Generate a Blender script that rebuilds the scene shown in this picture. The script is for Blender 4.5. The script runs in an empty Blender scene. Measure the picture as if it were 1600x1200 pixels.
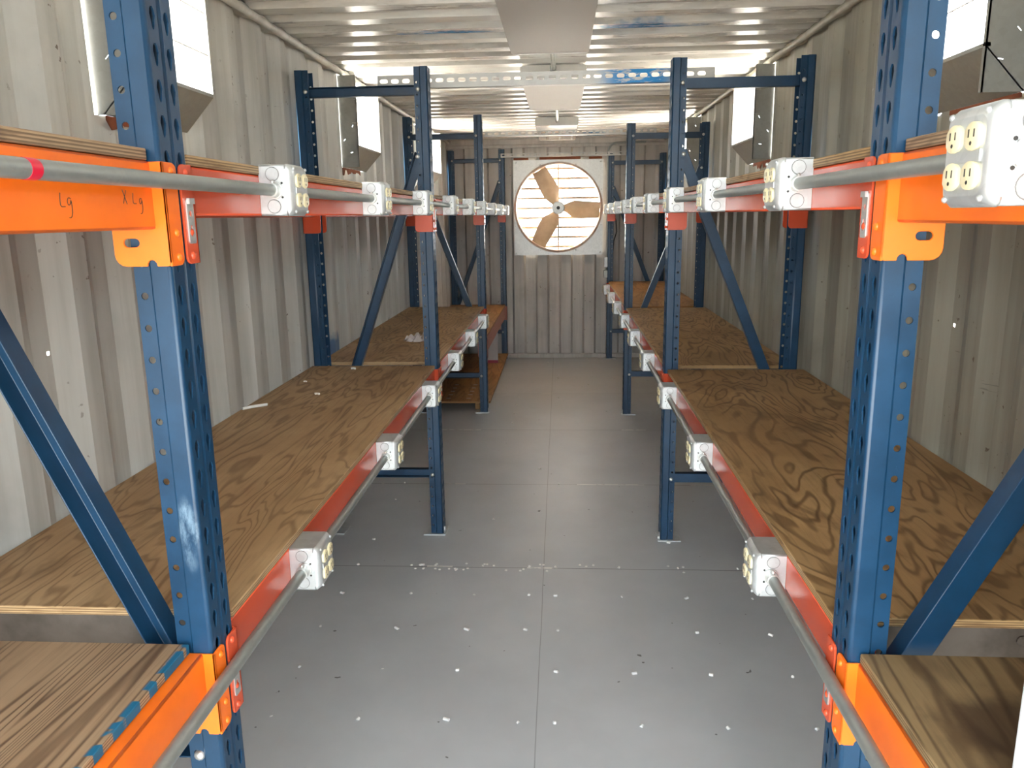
import bpy, bmesh, math, random
from mathutils import Vector, Matrix
random.seed(7)
SC = bpy.context.scene
COL = SC.collection
PI = math.pi

# ------------------------------------------------------------------ materials
class NT:
    """small helper round a material's node tree"""
    def __init__(s, name, base=(.5, .5, .5), rough=.5, metal=0., spec=.5, coat=0.):
        s.m = bpy.data.materials.new(name); s.m.use_nodes = True
        s.t = s.m.node_tree; s.b = s.t.nodes['Principled BSDF']
        s.set('Base Color', (*base, 1)); s.set('Roughness', rough); s.set('Metallic', metal)
        s.set('Specular IOR Level', spec); s.set('Coat Weight', coat); s.set('Coat Roughness', .15)
        s._pos = None
    def set(s, k, v):
        if isinstance(v, bpy.types.NodeSocket): s.t.links.new(v, s.b.inputs[k])
        else: s.b.inputs[k].default_value = v
    def n(s, kind, ins=(), out=0, **props):
        nd = s.t.nodes.new('ShaderNode' + kind)
        for k, v in props.items(): setattr(nd, k, v)
        for k, v in (ins.items() if isinstance(ins, dict) else enumerate(ins)):
            if v is None: continue
            if isinstance(v, bpy.types.NodeSocket): s.t.links.new(v, nd.inputs[k])
            else: nd.inputs[k].default_value = v
        return nd.outputs[out]
    def math(s, op, a, b=None, clamp=False): return s.n('Math', (a, b), operation=op, use_clamp=clamp)
    def pos(s):
        if s._pos is None: s._pos = s.n('NewGeometry', out=0)
        return s._pos
    def obj(s):
        return s.n('TexCoord', out=3)
    def sep(s, v):
        nd = s.t.nodes.new('ShaderNodeSeparateXYZ'); s.t.links.new(v, nd.inputs[0]); return nd.outputs
    def scale(s, v, xyz, loc=(0, 0, 0)):
        return s.n('Mapping', {0: v, 1: loc, 3: xyz})
    def noise(s, v, sc=5., det=3., rough=.5, dist=0.):
        return s.n('TexNoise', {'Vector': v, 'Scale': sc, 'Detail': det, 'Roughness': rough, 'Distortion': dist})
    def ramp(s, f, lo, hi):
        return s.n('MapRange', {0: f, 1: lo, 2: hi, 3: 0., 4: 1.}, interpolation_type='SMOOTHSTEP')
    def mix(s, f, a, b):
        c = lambda v: v if isinstance(v, bpy.types.NodeSocket) else (*v, 1)
        nd = s.t.nodes.new('ShaderNodeMix'); nd.data_type = 'RGBA'
        for k, v in ((0, f), (6, c(a)), (7, c(b))):
            if isinstance(v, bpy.types.NodeSocket): s.t.links.new(v, nd.inputs[k])
            else: nd.inputs[k].default_value = v
        return nd.outputs[2]
    def bump(s, h, strength=.2, dist=.01):
        s.set('Normal', s.n('Bump', {'Strength': strength, 'Distance': dist, 'Height': h}))
    def blob(s, p, c, r):
        """1 inside an ellipsoid patch at world point c with radii r, ragged at the rim"""
        v = s.scale(p, tuple(1 / a for a in r), tuple(-c[i] / r[i] for i in range(3)))
        d = s.n('VectorMath', (v,), operation='LENGTH', out=1)
        d = s.math('ADD', d, s.math('MULTIPLY', s.math('SUBTRACT', s.noise(p, 14., 4.), .5), 1.3))
        return s.math('SUBTRACT', 1., s.ramp(d, .45, 1.05))

def m_blue():
    a = NT('blue_rack_paint', (.008, .052, .15), .36)
    p = a.pos()
    n = a.noise(p, 9., 6., .65)
    c = a.mix(a.ramp(n, .35, .7), (.004, .032, .075), (.007, .047, .108))
    sc = a.ramp(a.noise(a.scale(p, (1, 1, .6)), 60., 5., .7), .70, .76)
    c = a.mix(a.math('MULTIPLY', sc, .35), c, (.32, .42, .52))
    wear = a.math('MULTIPLY', a.blob(p, (-.618, 1.172, 1.085), (.022, .02, .085)), a.ramp(a.noise(a.scale(p, (40, 40, 14)), 1.3, 5., .7), .36, .66))
    a.set('Base Color', a.mix(a.math('MULTIPLY', wear, .75), c, (.22, .33, .43)))
    a.set('Roughness', a.n('MapRange', {0: n, 3: .27, 4: .45}))
    return a.m
def m_paint(name, c1, c2, rough=.35):
    a = NT(name, c1, rough)
    p = a.pos(); n = a.noise(p, 7., 5., .6)
    a.set('Base Color', a.mix(a.ramp(n, .3, .7), c1, c2))
    a.set('Roughness', a.n('MapRange', {0: n, 3: rough - .03, 4: rough + .05}))
    return a.m
def m_galv(name, base=(.62, .64, .64), rough=.42, metal=1.):
    a = NT(name, base, rough, metal)
    p = a.pos()
    v = a.n('TexVoronoi', {'Vector': p, 'Scale': 70.}, out=1)
    n = a.noise(p, 30., 4., .6)
    g = a.n('RGBToBW', (v,))
    f = a.math('ADD', a.math('MULTIPLY', g, .35), a.math('MULTIPLY', n, .65))
    a.set('Base Color', a.mix(f, tuple(x * .78 for x in base), tuple(min(1, x * 1.16) for x in base)))
    a.set('Roughness', a.n('MapRange', {0: f, 3: rough - .08, 4: rough + .1}))
    return a.m
def m_ply(name, light, mid, dark, lines=17., sx=5., sy=.8, amt=.62):
    a = NT(name, mid, .55, 0., .35)
    rnd = a.n('ObjectInfo', out='Random')
    off = a.n('CombineXYZ', (a.math('MULTIPLY', rnd, 37.), a.math('MULTIPLY', rnd, 91.), 0.))
    p = a.n('VectorMath', (a.pos(), off), operation='ADD')
    q = a.scale(p, (sx, sy, 1.))
    n1 = a.noise(q, 1., 3.2, .5, .5)
    fr = a.math('FRACT', a.math('MULTIPLY', n1, lines))
    tri = a.math('ABSOLUTE', a.math('SUBTRACT', fr, .62))
    line = a.math('SUBTRACT', 1., a.ramp(tri, .02, .24))
    fib = a.noise(a.scale(p, (90, 3.5, 40)), 1., 4., .7)
    big = a.noise(a.scale(p, (1.8, 1.1, 1)), 1.6, 5., .62)
    c = a.mix(a.ramp(big, .33, .62), mid, light)
    c = a.mix(a.math('MULTIPLY', a.math('MULTIPLY', line, a.ramp(a.noise(a.scale(p, (6, 2, 1)), 1., 3.), .22, .5)), amt), c, dark)
    c = a.mix(a.math('MULTIPLY', a.ramp(fib, .45, .75), .30), c, tuple(x * .6 for x in dark))
    st = a.ramp(a.noise(a.scale(p, (3.2, 1.7, 1)), 1.7, 4., .6, .6), .57, .72)
    c = a.mix(a.math('MULTIPLY', st, .5), c, tuple(x * .75 for x in dark))
    # ply layers on the cut edges
    nz = a.math('ABSOLUTE', a.sep(a.n('NewGeometry', out=1))[2])
    lay = a.math('FRACT', a.math('MULTIPLY', a.sep(a.obj())[2], 210.))
    edge = a.mix(a.ramp(lay, .35, .65), light, tuple(x * .55 for x in mid))
    edge = a.mix(a.math('MULTIPLY', a.ramp(a.noise(a.scale(p, (12, 12, 90)), 1., 3.), .5, .7), .6), edge, dark)
    c = a.mix(a.math('LESS_THAN', nz, .5), c, edge)
    a.set('Base Color', c)
    a.bump(a.math('ADD', line, fib), .12, .003)
    return a
PLY_L, PLY_M, PLY_D = (.50, .335, .175), (.39, .245, .12), (.17, .09, .037)

def m_wall(name, base, tint, blue=None):
    a = NT(name, base, .5, 0., .4)
    p = a.pos()
    st = a.noise(a.scale(p, (9, 9, .55)), 1.2, 5., .62)
    c = a.mix(a.ramp(st, .35, .68), base, tint)
    gr = a.noise(p, 2.3, 5., .6)
    c = a.mix(a.math('MULTIPLY', a.ramp(gr, .5, .78), .45), c, tuple(x * .62 for x in tint))
    # rust specks and scuffs of their own shape
    sp = a.math('MULTIPLY', a.ramp(a.noise(p, 34., 3., .55), .685, .73), a.ramp(a.noise(p, 3., 2.), .42, .6))
    c = a.mix(a.math('MULTIPLY', sp, .85), c, (.085, .05, .03))
    sc = a.ramp(a.noise(a.scale(p, (3, 3, 40)), 1.5, 3., .6), .74, .77)
    c = a.mix(a.math('MULTIPLY', sc, .6), c, (.12, .10, .09))
    if blue:
        for cc, r in blue: c = a.mix(a.math('MULTIPLY', a.blob(p, cc, r), .85), c, (.02, .10, .24))
    a.set('Base Color', c)
    a.bump(gr, .08, .01)
    return a.m

def m_ceiling():
    a = NT('ceiling_paint', (.5, .5, .47), .27, 0., .6)
    p = a.pos()
    n = a.noise(a.scale(p, (.9, 5., 1)), 1.6, 6., .66)
    c = a.mix(a.ramp(n, .36, .66), (.50, .49, .455), (.70, .70, .665))
    ru = a.ramp(a.noise(a.scale(p, (1.2, 9, 1)), 2.2, 5., .7), .6, .78)
    c = a.mix(a.math('MULTIPLY', ru, .38), c, (.27, .23, .18))
    for cc, r in (((-.50, 3.72, 2.38), (.26, .075, .2)), ((.34, 3.70, 2.38), (.30, .10, .2)),
                  ((.36, 8.35, 2.38), (.22, .22, .2))):
        c = a.mix(a.math('MULTIPLY', a.blob(p, cc, r), 1.), c, (.025, .19, .42))
    a.set('Base Color', c)
    a.set('Roughness', a.n('MapRange', {0: n, 3: .2, 4: .36}))
    return a.m

def m_floor():
    a = NT('floor_paint', (.34, .34, .345), .38, 0., .45)
    p = a.pos(); x, y, z = a.sep(p)
    n = a.noise(p, 1.3, 5., .6)
    c = a.mix(a.ramp(n, .32, .7), (.47, .49, .51), (.55, .57, .59))
    fine = a.noise(a.scale(p, (30, 4, 1)), 1.4, 4., .7)
    c = a.mix(a.math('MULTIPLY', a.ramp(fine, .62, .8), .25), c, (.5, .5, .5))
    # panel joints
    def line(v, at, w): return a.math('LESS_THAN', a.math('ABSOLUTE', a.math('SUBTRACT', v, at)), w)
    wob = a.math('MULTIPLY', a.math('SUBTRACT', a.noise(p, 3., 2.), .5), .006)
    yy, xx = a.math('ADD', y, wob), a.math('ADD', x, wob)
    for s_ in (-1.3, -.1, 1.1, 3.32, 4.46, 5.68, 6.9):
        c = a.mix(a.math('MULTIPLY', line(yy, s_, .0022), .8), c, (.07, .07, .07))
        worn = a.math('MULTIPLY', line(yy, s_ + .004, .006), a.ramp(a.noise(a.scale(p, (4, .3, 1), (s_, 0, 0)), 1.1, 3.), .60, .64))
        c = a.mix(worn, c, (.62, .61, .58))
    c = a.mix(a.math('MULTIPLY', line(xx, -.078, .0018), .45), c, (.09, .09, .09))
    for yj, xa, xb in ((3.322, -.155, -.015), (4.462, .10, .50), (5.682, -1.0, -.60), (5.682, .46, .64), (3.327, -.62, -.50)):
        m_ = a.math('MULTIPLY', line(yy, yj, .0075), a.math('MULTIPLY', a.math('GREATER_THAN', xx, xa), a.math('LESS_THAN', xx, xb)))
        m_ = a.math('MULTIPLY', m_, a.ramp(a.noise(a.scale(p, (22, 60, 1)), 1., 3.), .38, .5))
        c = a.mix(m_, c, (.80, .80, .77))
    # long drag scratches and pale scuffs
    sx = a.ramp(a.noise(a.scale(p, (38, .55, 1)), 1., 2., .5), .715, .735)
    c = a.mix(a.math('MULTIPLY', a.math('MULTIPLY', sx, a.ramp(a.noise(p, 1.8, 2.), .45, .6)), .4), c, (.55, .55, .54))
    sp = a.ramp(a.noise(p, 26., 2., .5), .735, .76)
    c = a.mix(a.math('MULTIPLY', sp, .55), c, (.52, .52, .51))
    dk = a.ramp(a.noise(a.scale(p, (1, 1, 1), (5, 3, 0)), 22., 2., .5), .745, .76)
    c = a.mix(a.math('MULTIPLY', dk, .8), c, (.06, .055, .05))
    a.set('Base Color', c)
    a.set('Roughness', a.n('MapRange', {0: n, 3: .30, 4: .5}))
    a.bump(a.noise(a.scale(p, (5, 1, 1)), 3., 3.), .05, .004)
    return a.m

M = {}
M['blue'] = m_blue()
M['orange'] = m_paint('orange_beam_paint', (.86, .155, .006), (.95, .19, .01), .36)
M['red'] = NT('red_beam_paint', (.62, .083, .03), .27).m
M['brown'] = m_paint('brown_red_beam_paint', (.27, .075, .045), (.32, .10, .06), .4)
M['galv'] = m_galv('galvanised_box_steel', (.60, .625, .63), .46, .72)
M['zinc'] = m_galv('zinc_bolt_steel', (.62, .62, .60), .42, .85)
M['sheet'] = m_galv('vent_sheet_steel', (.27, .27, .25), .6, .15)
M['fanplate'] = m_galv('fan_housing_steel', (.56, .57, .56), .46, .75)
M['screw'] = NT('bright_screw_head', (.85, .85, .83), .3, .2).m
M['groove'] = NT('grey_pressed_groove', (.16, .16, .155), .6).m
M['emt'] = m_galv('conduit_steel', (.34, .36, .34), .46, .65)
M['ivory'] = m_paint('ivory_plastic', (.74, .65, .40), (.80, .72, .48), .35)
M['slot'] = NT('dark_slot', (.02, .018, .015), .6).m
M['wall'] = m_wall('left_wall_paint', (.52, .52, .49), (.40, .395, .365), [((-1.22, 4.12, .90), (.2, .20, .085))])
M['wall_r'] = m_wall('shaded_right_wall_paint', (.32, .305, .25), (.24, .225, .18))  # shade on the right side painted in as a darker wall colour
M['wall_b'] = m_wall('hazed_end_wall_paint', (.56, .53, .49), (.43, .405, .375))  # end wall colour lifted to stand in for haze at the far end
M['ceil'] = m_ceiling()
M['floor'] = m_floor()
M['ply'] = m_ply('plywood', PLY_L, PLY_M, PLY_D).m
M['ply2'] = m_ply('swirled_plywood', (.45, .285, .13), (.33, .20, .085), (.125, .062, .022), 19., 3.6, 1.0, .7).m
def ply_old():
    a = m_ply('weathered_plywood', (.40, .275, .165), (.31, .205, .12), (.10, .058, .032), 34., 4.6, .22, .9)
    return a.m
M['ply3'] = ply_old()
def ply_blue():
    a = m_ply('weathered_plywood_with_blue_paint', (.40, .275, .165), (.31, .205, .12), (.10, .058, .032), 34., 4.6, .22, .9)
    p = a.pos(); x, y, z = a.sep(p)
    src = a.b.inputs['Base Color'].links[0].from_socket
    band = a.ramp(x, -.649, -.642)
    f = a.math('MULTIPLY', band, a.ramp(a.noise(a.scale(p, (9, 24, 1)), 1.2, 2.), .46, .50))
    f = a.math('MULTIPLY', f, a.ramp(y, .72, .80))
    c = a.mix(f, src, (.012, .12, .22))
    g = a.blob(p, (-1.02, .62, .88), (.16, .10, .1))
    c = a.mix(a.math('MULTIPLY', g, .6), c, (.03, .13, .13))
    a.set('Base Color', c)
    return a.m
M['ply_blue'] = ply_blue()
def ply_stain_shade():
    a = m_ply('stained_shaded_plywood', (.30, .205, .10), (.225, .15, .07), (.08, .045, .022), 15., 4.2, .5, .7)  # wood tones darkened for shade; the blob below is real stain
    p = a.pos(); src = a.b.inputs['Base Color'].links[0].from_socket
    c = a.mix(a.math('MULTIPLY', a.blob(p, (.66, .96, .87), (.13, .17, .1)), .75), src, (.05, .026, .015))
    a.set('Base Color', c)
    return a.m
M['ply_stain_shade'] = ply_stain_shade()
M['orangeply'] = m_ply('new_plywood', (.46, .25, .095), (.36, .185, .065), (.20, .092, .03), 9.).m
M['oldwood'] = m_paint('weathered_board', (.045, .034, .025), (.11, .092, .078), .75)
M['blade'] = m_paint('hazed_fan_blade', (.42, .31, .20), (.52, .40, .27), .55)  # tan lightened to paint in the haze and glow round the fan
M['rust'] = m_paint('rust', (.28, .085, .03), (.19, .05, .02), .8)
M['rustring'] = m_paint('rust_stained_steel', (.36, .22, .15), (.46, .38, .32), .6)
M['fixture'] = m_paint('white_fixture_enamel', (.62, .61, .58), (.68, .67, .64), .3)
M['lens'] = NT('fixture_lens', (.42, .40, .37), .55, 0., .25).m
M['glossy_lens'] = NT('glossy_fixture_lens', (.50, .48, .45), .07, 0., .6).m
M['tape'] = NT('red_tape', (.62, .01, .04), .35).m
M['ink'] = NT('black_marker', (.03, .02, .02), .7).m
M['foam'] = m_paint('white_foam', (.80, .79, .74), (.85, .84, .8), .6)
M['pinkboard'] = m_paint('pale_board', (.42, .38, .37), (.48, .44, .43), .5)
M['pinkedge'] = NT('red_board_edge', (.38, .04, .07), .5).m
M['cabinet'] = m_paint('cabinet_enamel', (.60, .63, .64), (.66, .69, .70), .3)
def m_yard():
    a = NT('yard_bounce_ground', (.5, .5, .5), .85)
    p = a.pos(); n = a.noise(p, 3., 5., .6); y = a.sep(p)[1]
    a.set('Base Color', a.mix(a.math('LESS_THAN', y, -.4), a.mix(n, (.54, .52, .49), (.64, .62, .59)), a.mix(n, (.09, .09, .09), (.15, .15, .145))))  # unseen yard: pale beside the vents, dark by the door to cut bounce
    return a.m
M['concrete'] = m_yard()
def m_wrap():
    a = NT('clear_plastic_film', (.75, .70, .68), .22, 0., .6)
    a.set('Alpha', .72)
    return a.m
M['wrap'] = m_wrap()
def m_strut():
    a = NT('galvanised_slotted_steel', (.5, .5, .48), .5, .4)
    p = a.pos(); x = a.sep(p)[0]; y = a.sep(p)[1]
    n = a.noise(a.scale(p, (7, 7, 30)), 1.6, 4., .7)
    f = a.math('MULTIPLY', a.ramp(a.math('ABSOLUTE', a.math('SUBTRACT', x, .36)), .22, .08), a.ramp(n, .38, .5))
    f = a.math('MULTIPLY', f, a.math('LESS_THAN', y, 5.))
    a.set('Base Color', a.mix(f, a.mix(n, (.40, .40, .385), (.54, .54, .52)), (.02, .20, .46)))
    return a.m
M['strut'] = m_strut()

# ------------------------------------------------------------------ mesh tools
class MB:
    def __init__(s): s.v = []; s.f = []; s.mi = []; s.k = 0
    def face(s, idx): s.f.append(tuple(idx)); s.mi.append(s.k)
    def verts(s, pts):
        i = len(s.v); s.v.extend(tuple(p) for p in pts); return i
    def box(s, a, b):
        x0, y0, z0 = a; x1, y1, z1 = b
        i = s.verts([(x0, y0, z0), (x1, y0, z0), (x1, y1, z0), (x0, y1, z0), (x0, y0, z1), (x1, y0, z1), (x1, y1, z1), (x0, y1, z1)])
        for q in ((0, 3, 2, 1), (4, 5, 6, 7), (0, 1, 5, 4), (1, 2, 6, 5), (2, 3, 7, 6), (3, 0, 4, 7)): s.face([i + k for k in q])
    def loft(s, rings, caps=True, closed=True):
        n = len(rings[0]); i0 = [s.verts(r) for r in rings]
        for a, b in zip(i0, i0[1:]):
            for k in range(n if closed else n - 1):
                s.face((a + k, a + (k + 1) % n, b + (k + 1) % n, b + k))
        if caps:
            s.face([i0[0] + k for k in range(n)][::-1]); s.face([i0[-1] + k for k in range(n)])
    def cyl(s, p0, p1, r0, r1=None, n=16, caps=True):
        p0, p1 = Vector(p0), Vector(p1); d = (p1 - p0).normalized()
        u = d.orthogonal().normalized(); w = d.cross(u)
        r1 = r0 if r1 is None else r1
        s.loft([[p + (u * math.cos(t) + w * math.sin(t)) * r for t in (2 * PI * k / n for k in range(n))] for p, r in ((p0, r0), (p1, r1))], caps)
    def dome(s, p, d, r, h, n=10):
        p, d = Vector(p), Vector(d).normalized(); u = d.orthogonal().normalized(); w = d.cross(u)
        rings = [[p + d * hh + (u * math.cos(t) + w * math.sin(t)) * rr for t in (2 * PI * k / n for k in range(n))]
                 for rr, hh in ((r, 0), (r * .92, h * .45), (r * .6, h * .85), (r * .2, h))]
        s.loft(rings)
    def tube(s, pts, r, n=10):
        pts = [Vector(p) for p in pts]; rings = []; u = None
        for i, p in enumerate(pts):
            d = (pts[min(i + 1, len(pts) - 1)] - pts[max(i - 1, 0)]).normalized()
            u = d.orthogonal().normalized() if u is None else (u - d * u.dot(d)).normalized()
            w = d.cross(u)
            rings.append([p + (u * math.cos(t) + w * math.sin(t)) * r for t in (2 * PI * k / n for k in range(n))])
        s.loft(rings)
    def prism(s, poly, axis, a, b):
        """polygon in the two other axes, pushed along axis from a to b"""
        def P(p, t): q = list(p); q.insert(axis, t); return q
        s.loft([[P(p, a) for p in poly], [P(p, b) for p in poly]])
    def plate(s, loops, axis, a, b):
        """flat plate with holes: loops[0] outline, others holes, thickness a..b along axis"""
        bm = bmesh.new(); es = []
        for lp in loops:
            vs = [bm.verts.new((p[0], p[1], 0)) for p in lp]
            es += [bm.edges.new((vs[i], vs[(i + 1) % len(vs)])) for i in range(len(vs))]
        bmesh.ops.triangle_fill(bm, use_beauty=True, use_dissolve=False, edges=es)
        bm.verts.index_update()
        def P(c, t): q = [c[0], c[1]]; q.insert(axis, t); return q
        n = len(bm.verts); i = s.verts([P(v.co, a) for v in bm.verts] + [P(v.co, b) for v in bm.verts])
        for f in bm.faces:
            ix = [v.index for v in f.verts]
            s.face([i + k for k in ix][::-1]); s.face([i + n + k for k in ix])
        for e in bm.edges:
            if len(e.link_faces) == 1:
                p, q = e.verts[0].index, e.verts[1].index
                s.face((i + p, i + q, i + n + q, i + n + p))
        bm.free()
    def mesh(s, name, mats, smooth=False, fix=True):
        me = bpy.data.meshes.new(name); me.from_pydata([tuple(v) for v in s.v], [], s.f)
        for m in (mats if isinstance(mats, (list, tuple)) else [mats]): me.materials.append(M[m])
        me.polygons.foreach_set('material_index', s.mi)
        if fix:
            bm = bmesh.new(); bm.from_mesh(me); bmesh.ops.recalc_face_normals(bm, faces=bm.faces); bm.to_mesh(me); bm.free()
        if smooth == 'axis':                       # flat where a face looks straight along an axis, smooth on the rounded corners
            me.polygons.foreach_set('use_smooth', [max(abs(c) for c in f.normal) < .985 for f in me.polygons])
        elif smooth:
            me.polygons.foreach_set('use_smooth', [True] * len(me.polygons))
            try: me.set_sharp_from_angle(angle=math.radians(38))
            except Exception: pass
        me.update(); return me

def rrect(x0, y0, x1, y1, r, n=4):
    pts = []
    for cx, cy, a0 in ((x1 - r, y0 + r, -PI / 2), (x1 - r, y1 - r, 0), (x0 + r, y1 - r, PI / 2), (x0 + r, y0 + r, PI)):
        pts += [(cx + r * math.cos(a0 + PI / 2 * k / n), cy + r * math.sin(a0 + PI / 2 * k / n)) for k in range(n + 1)]
    return pts
def circ(cx, cy, r, n=16): return [(cx + r * math.cos(2 * PI * k / n), cy + r * math.sin(2 * PI * k / n)) for k in range(n)]

def ob(name, me, parent=None, loc=(0, 0, 0), rot=(0, 0, 0)):
    o = bpy.data.objects.new(name, me); COL.objects.link(o)
    o.parent = parent; o.location = loc; o.rotation_euler = rot
    return o
def thing(name, label, cat, loc=(0, 0, 0), rotz=0., group=None):
    o = bpy.data.objects.new(name, None); COL.objects.link(o)
    o.empty_display_size = .05; o.location = loc; o.rotation_euler = (0, 0, rotz)
    return tag(o, label, cat, group)
def tag(o, label, cat, group=None):
    o['label'] = label; o['category'] = cat
    if group: o['group'] = group
    return o
def struct(o, label=None):
    o['kind'] = 'structure'
    if label: o['label'] = label
    return o
def bevel(o, w=.002, seg=2):
    b = o.modifiers.new('edge', 'BEVEL'); b.width = w; b.segments = seg; b.limit_method = 'ANGLE'; b.angle_limit = .7
    return o

# ------------------------------------------------------------------ measures
XWL, XWR, ZC, YF, YB = -1.22, 1.14, 2.39, 8.77, -.34
TILT = -.0048                                    # the right hand row of racks stands a hair out of square
FX = {'L': -.598, 'R': .476}
def place(side, u, y, z):
    """u: distance from the racks' aisle face towards the wall"""
    if side == 'L': return Vector((FX['L'] - u, y, z))
    c, s_ = math.cos(TILT), math.sin(TILT)
    return Vector((FX['R'] + u * c - y * s_, u * s_ + y * c, z))
def rz(side): return PI if side == 'L' else TILT   # local +x runs from the aisle to the wall, so left row is turned round
SIDE = {'L': 'left', 'R': 'right'}
FRY = {'L': [1.216, 3.735, 6.243, 8.685], 'R': [1.250, 3.687, 6.182, 8.690]}
FRH = {'L': [2.26, 2.252, 2.345, 2.285], 'R': [2.26, 2.250, 2.252, 2.222]}
PLYT = .018
ZT = {('L', 'up'): 1.693, ('L', 'low'): .880, ('R', 'up'): 1.687, ('R', 'low'): .866}
ORD = ['first', 'second', 'third', 'fourth', 'fifth', 'sixth', 'seventh', 'eighth', 'ninth', 'tenth']

# ------------------------------------------------------------------ the steel box
WIN = {'L': [(2.125, 2.60), (4.455, 5.01), (6.86, 7.56)], 'R': [(2.10, 2.62), (4.45, 4.99), (6.74, 7.34)]}
WZ0, WZ1 = 1.868, 2.357
def wall_profile(y0, y1, d=.036):
    P, st = .278, 1.61
    pts = []
    k = math.floor((y0 - st) / P) - 1
    while st + k * P < y1 + P:
        b = st + k * P
        pts += [(b, 0), (b + .072, 0), (b + .140, 1), (b + .210, 1)]
        k += 1
    def depth(y):
        t = (y - st) % P
        return 0 if t <= .072 else d * (t - .072) / .068 if t < .14 else d if t <= .21 else d * (1 - (t - .21) / .068)
    return sorted({round(p[0], 5) for p in pts if y0 < p[0] < y1} | {y0, y1}), depth
def corr_wall(side):
    sg = -1 if side == 'L' else 1; xw = XWL if side == 'L' else XWR
    holes = [(a - (.008 if (side == 'L' and i == 0) else .003), b + .002, WZ0, WZ1) for i, (a, b) in enumerate(WIN[side])]
    pins = {'L': [(1.808, 1.274), (2.856, 1.273), (2.62, 1.845), (5.9, 1.30)], 'R': [(2.36, 1.251), (4.75, 1.80), (3.1, 2.02)]}[side]
    holes += [(y - .0045, y + .0045, z - .0045, z + .0045) for y, z in pins]
    # torch-cut hole rims are a little ragged, so cut corners wander
    ys, depth = wall_profile(YB, YF + .05, .034 if side == 'L' else .024)
    ys = sorted(set(ys) | {h[0] for h in holes} | {h[1] for h in holes})
    zs = sorted({.0, .06, 2.36, ZC + .03} | {h[2] for h in holes} | {h[3] for h in holes})
    mb = MB(); base = mb.verts([(xw + sg * (depth(y) if .05 < z < 2.365 else 0), y, z) for y in ys for z in zs]); nz = len(zs)
    for i in range(len(ys) - 1):
        for j in range(nz - 1):
            cy, cz = (ys[i] + ys[i + 1]) / 2, (zs[j] + zs[j + 1]) / 2
            if any(h[0] < cy < h[1] and h[2] < cz < h[3] for h in holes): continue
            mb.face([base + i * nz + j, base + (i + 1) * nz + j, base + (i + 1) * nz + j + 1, base + i * nz + j + 1])
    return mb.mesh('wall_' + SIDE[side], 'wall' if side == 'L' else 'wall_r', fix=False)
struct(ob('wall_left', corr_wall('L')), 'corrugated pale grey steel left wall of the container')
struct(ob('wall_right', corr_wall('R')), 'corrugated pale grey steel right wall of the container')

# end wall with the round fan opening
FANC, FANR = (-.019, 1.664), .462
def end_wall():
    mb = MB(); P = .262; d = .045; x = XWL - .05; pts = []
    x0 = -1.30
    prof = []
    k = 0
    while x0 + k * P < XWR + .1:
        b = x0 + k * P
        prof += [(b, 0), (b + .108, 0), (b + .131, d), (b + .239, d)]
        k += 1
    xs = [p[0] for p in prof]
    def dep(x):
        t = (x - x0) % P
        return 0 if t <= .108 else d * (t - .108) / .023 if t < .131 else d if t <= .239 else d * (1 - (t - .239) / .023)
    cx, cz = FANC; hx = .47
    xs = sorted(set(xs) | {cx - hx, cx + hx}); zs = [0, .05, cz - hx, cz + hx, 2.30, ZC + .03]
    base = mb.verts([(x, YF + dep(x), z) for x in xs for z in zs]); nz = len(zs)
    for i in range(len(xs) - 1):
        for j in range(nz - 1):
            mx, mz = (xs[i] + xs[i + 1]) / 2, (zs[j] + zs[j + 1]) / 2
            if abs(mx - cx) < hx and abs(mz - cz) < hx: continue
            mb.face([base + i * nz + j, base + (i + 1) * nz + j, base + (i + 1) * nz + j + 1, base + i * nz + j + 1])
    return mb.mesh('wall_back', 'wall_b', fix=False)
struct(ob('wall_back', end_wall()), 'corrugated grey steel end wall carrying the big fan')
mb = MB(); mb.box((XWL - .03, YF - .055, 2.335), (XWR + .03, YF + .01, ZC + .02)); mb.box((XWL - .03, YF - .02, 2.305), (XWR + .03, YF + .01, 2.335))
struct(bevel(ob('trim_1', mb.mesh('trim_1', 'wall_b'))), 'steel header along the top of the end wall')
mb = MB(); mb.box((XWL - .02, YF - .035, 0), (XWR + .02, YF + .01, .045))
struct(bevel(ob('baseboard_back', mb.mesh('baseboard_back', 'wall_b')), .004), 'low steel sill along the foot of the end wall')

def ceiling():
    mb = MB(); P = .209; prof = []
    y = YB
    while y < YF + .1:
        prof += [(y, 0), (y + .085, 0), (y + .1095, .022), (y + .1845, .022)]
        y += P
    xs = [XWL - .06, -.6, 0, .6, XWR + .06]
    rings = [[(x, yy, ZC + dz) for x in xs] for yy, dz in prof]
    mb.loft(rings, caps=False, closed=False)
    return mb.mesh('ceiling', 'ceil', fix=False)
struct(ob('ceiling', ceiling()), 'corrugated steel ceiling with blue paint smears')
for i, (sx, xw) in enumerate(((1, XWL), (-1, XWR))):
    mb = MB(); mb.cyl((xw + sx * .022, YB, 2.368), (xw + sx * .022, YF - .06, 2.368), .017, n=12)
    mb.box((min(xw - sx * .05, xw + sx * .012), YB, 2.366), (max(xw - sx * .05, xw + sx * .012), YF, 2.40))
    struct(ob('trim_%d' % (i + 2), mb.mesh('trim', 'wall' if i == 0 else 'wall_r', smooth=True)), 'top rail where the %s wall meets the ceiling' % ('left', 'right')[i])

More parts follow.
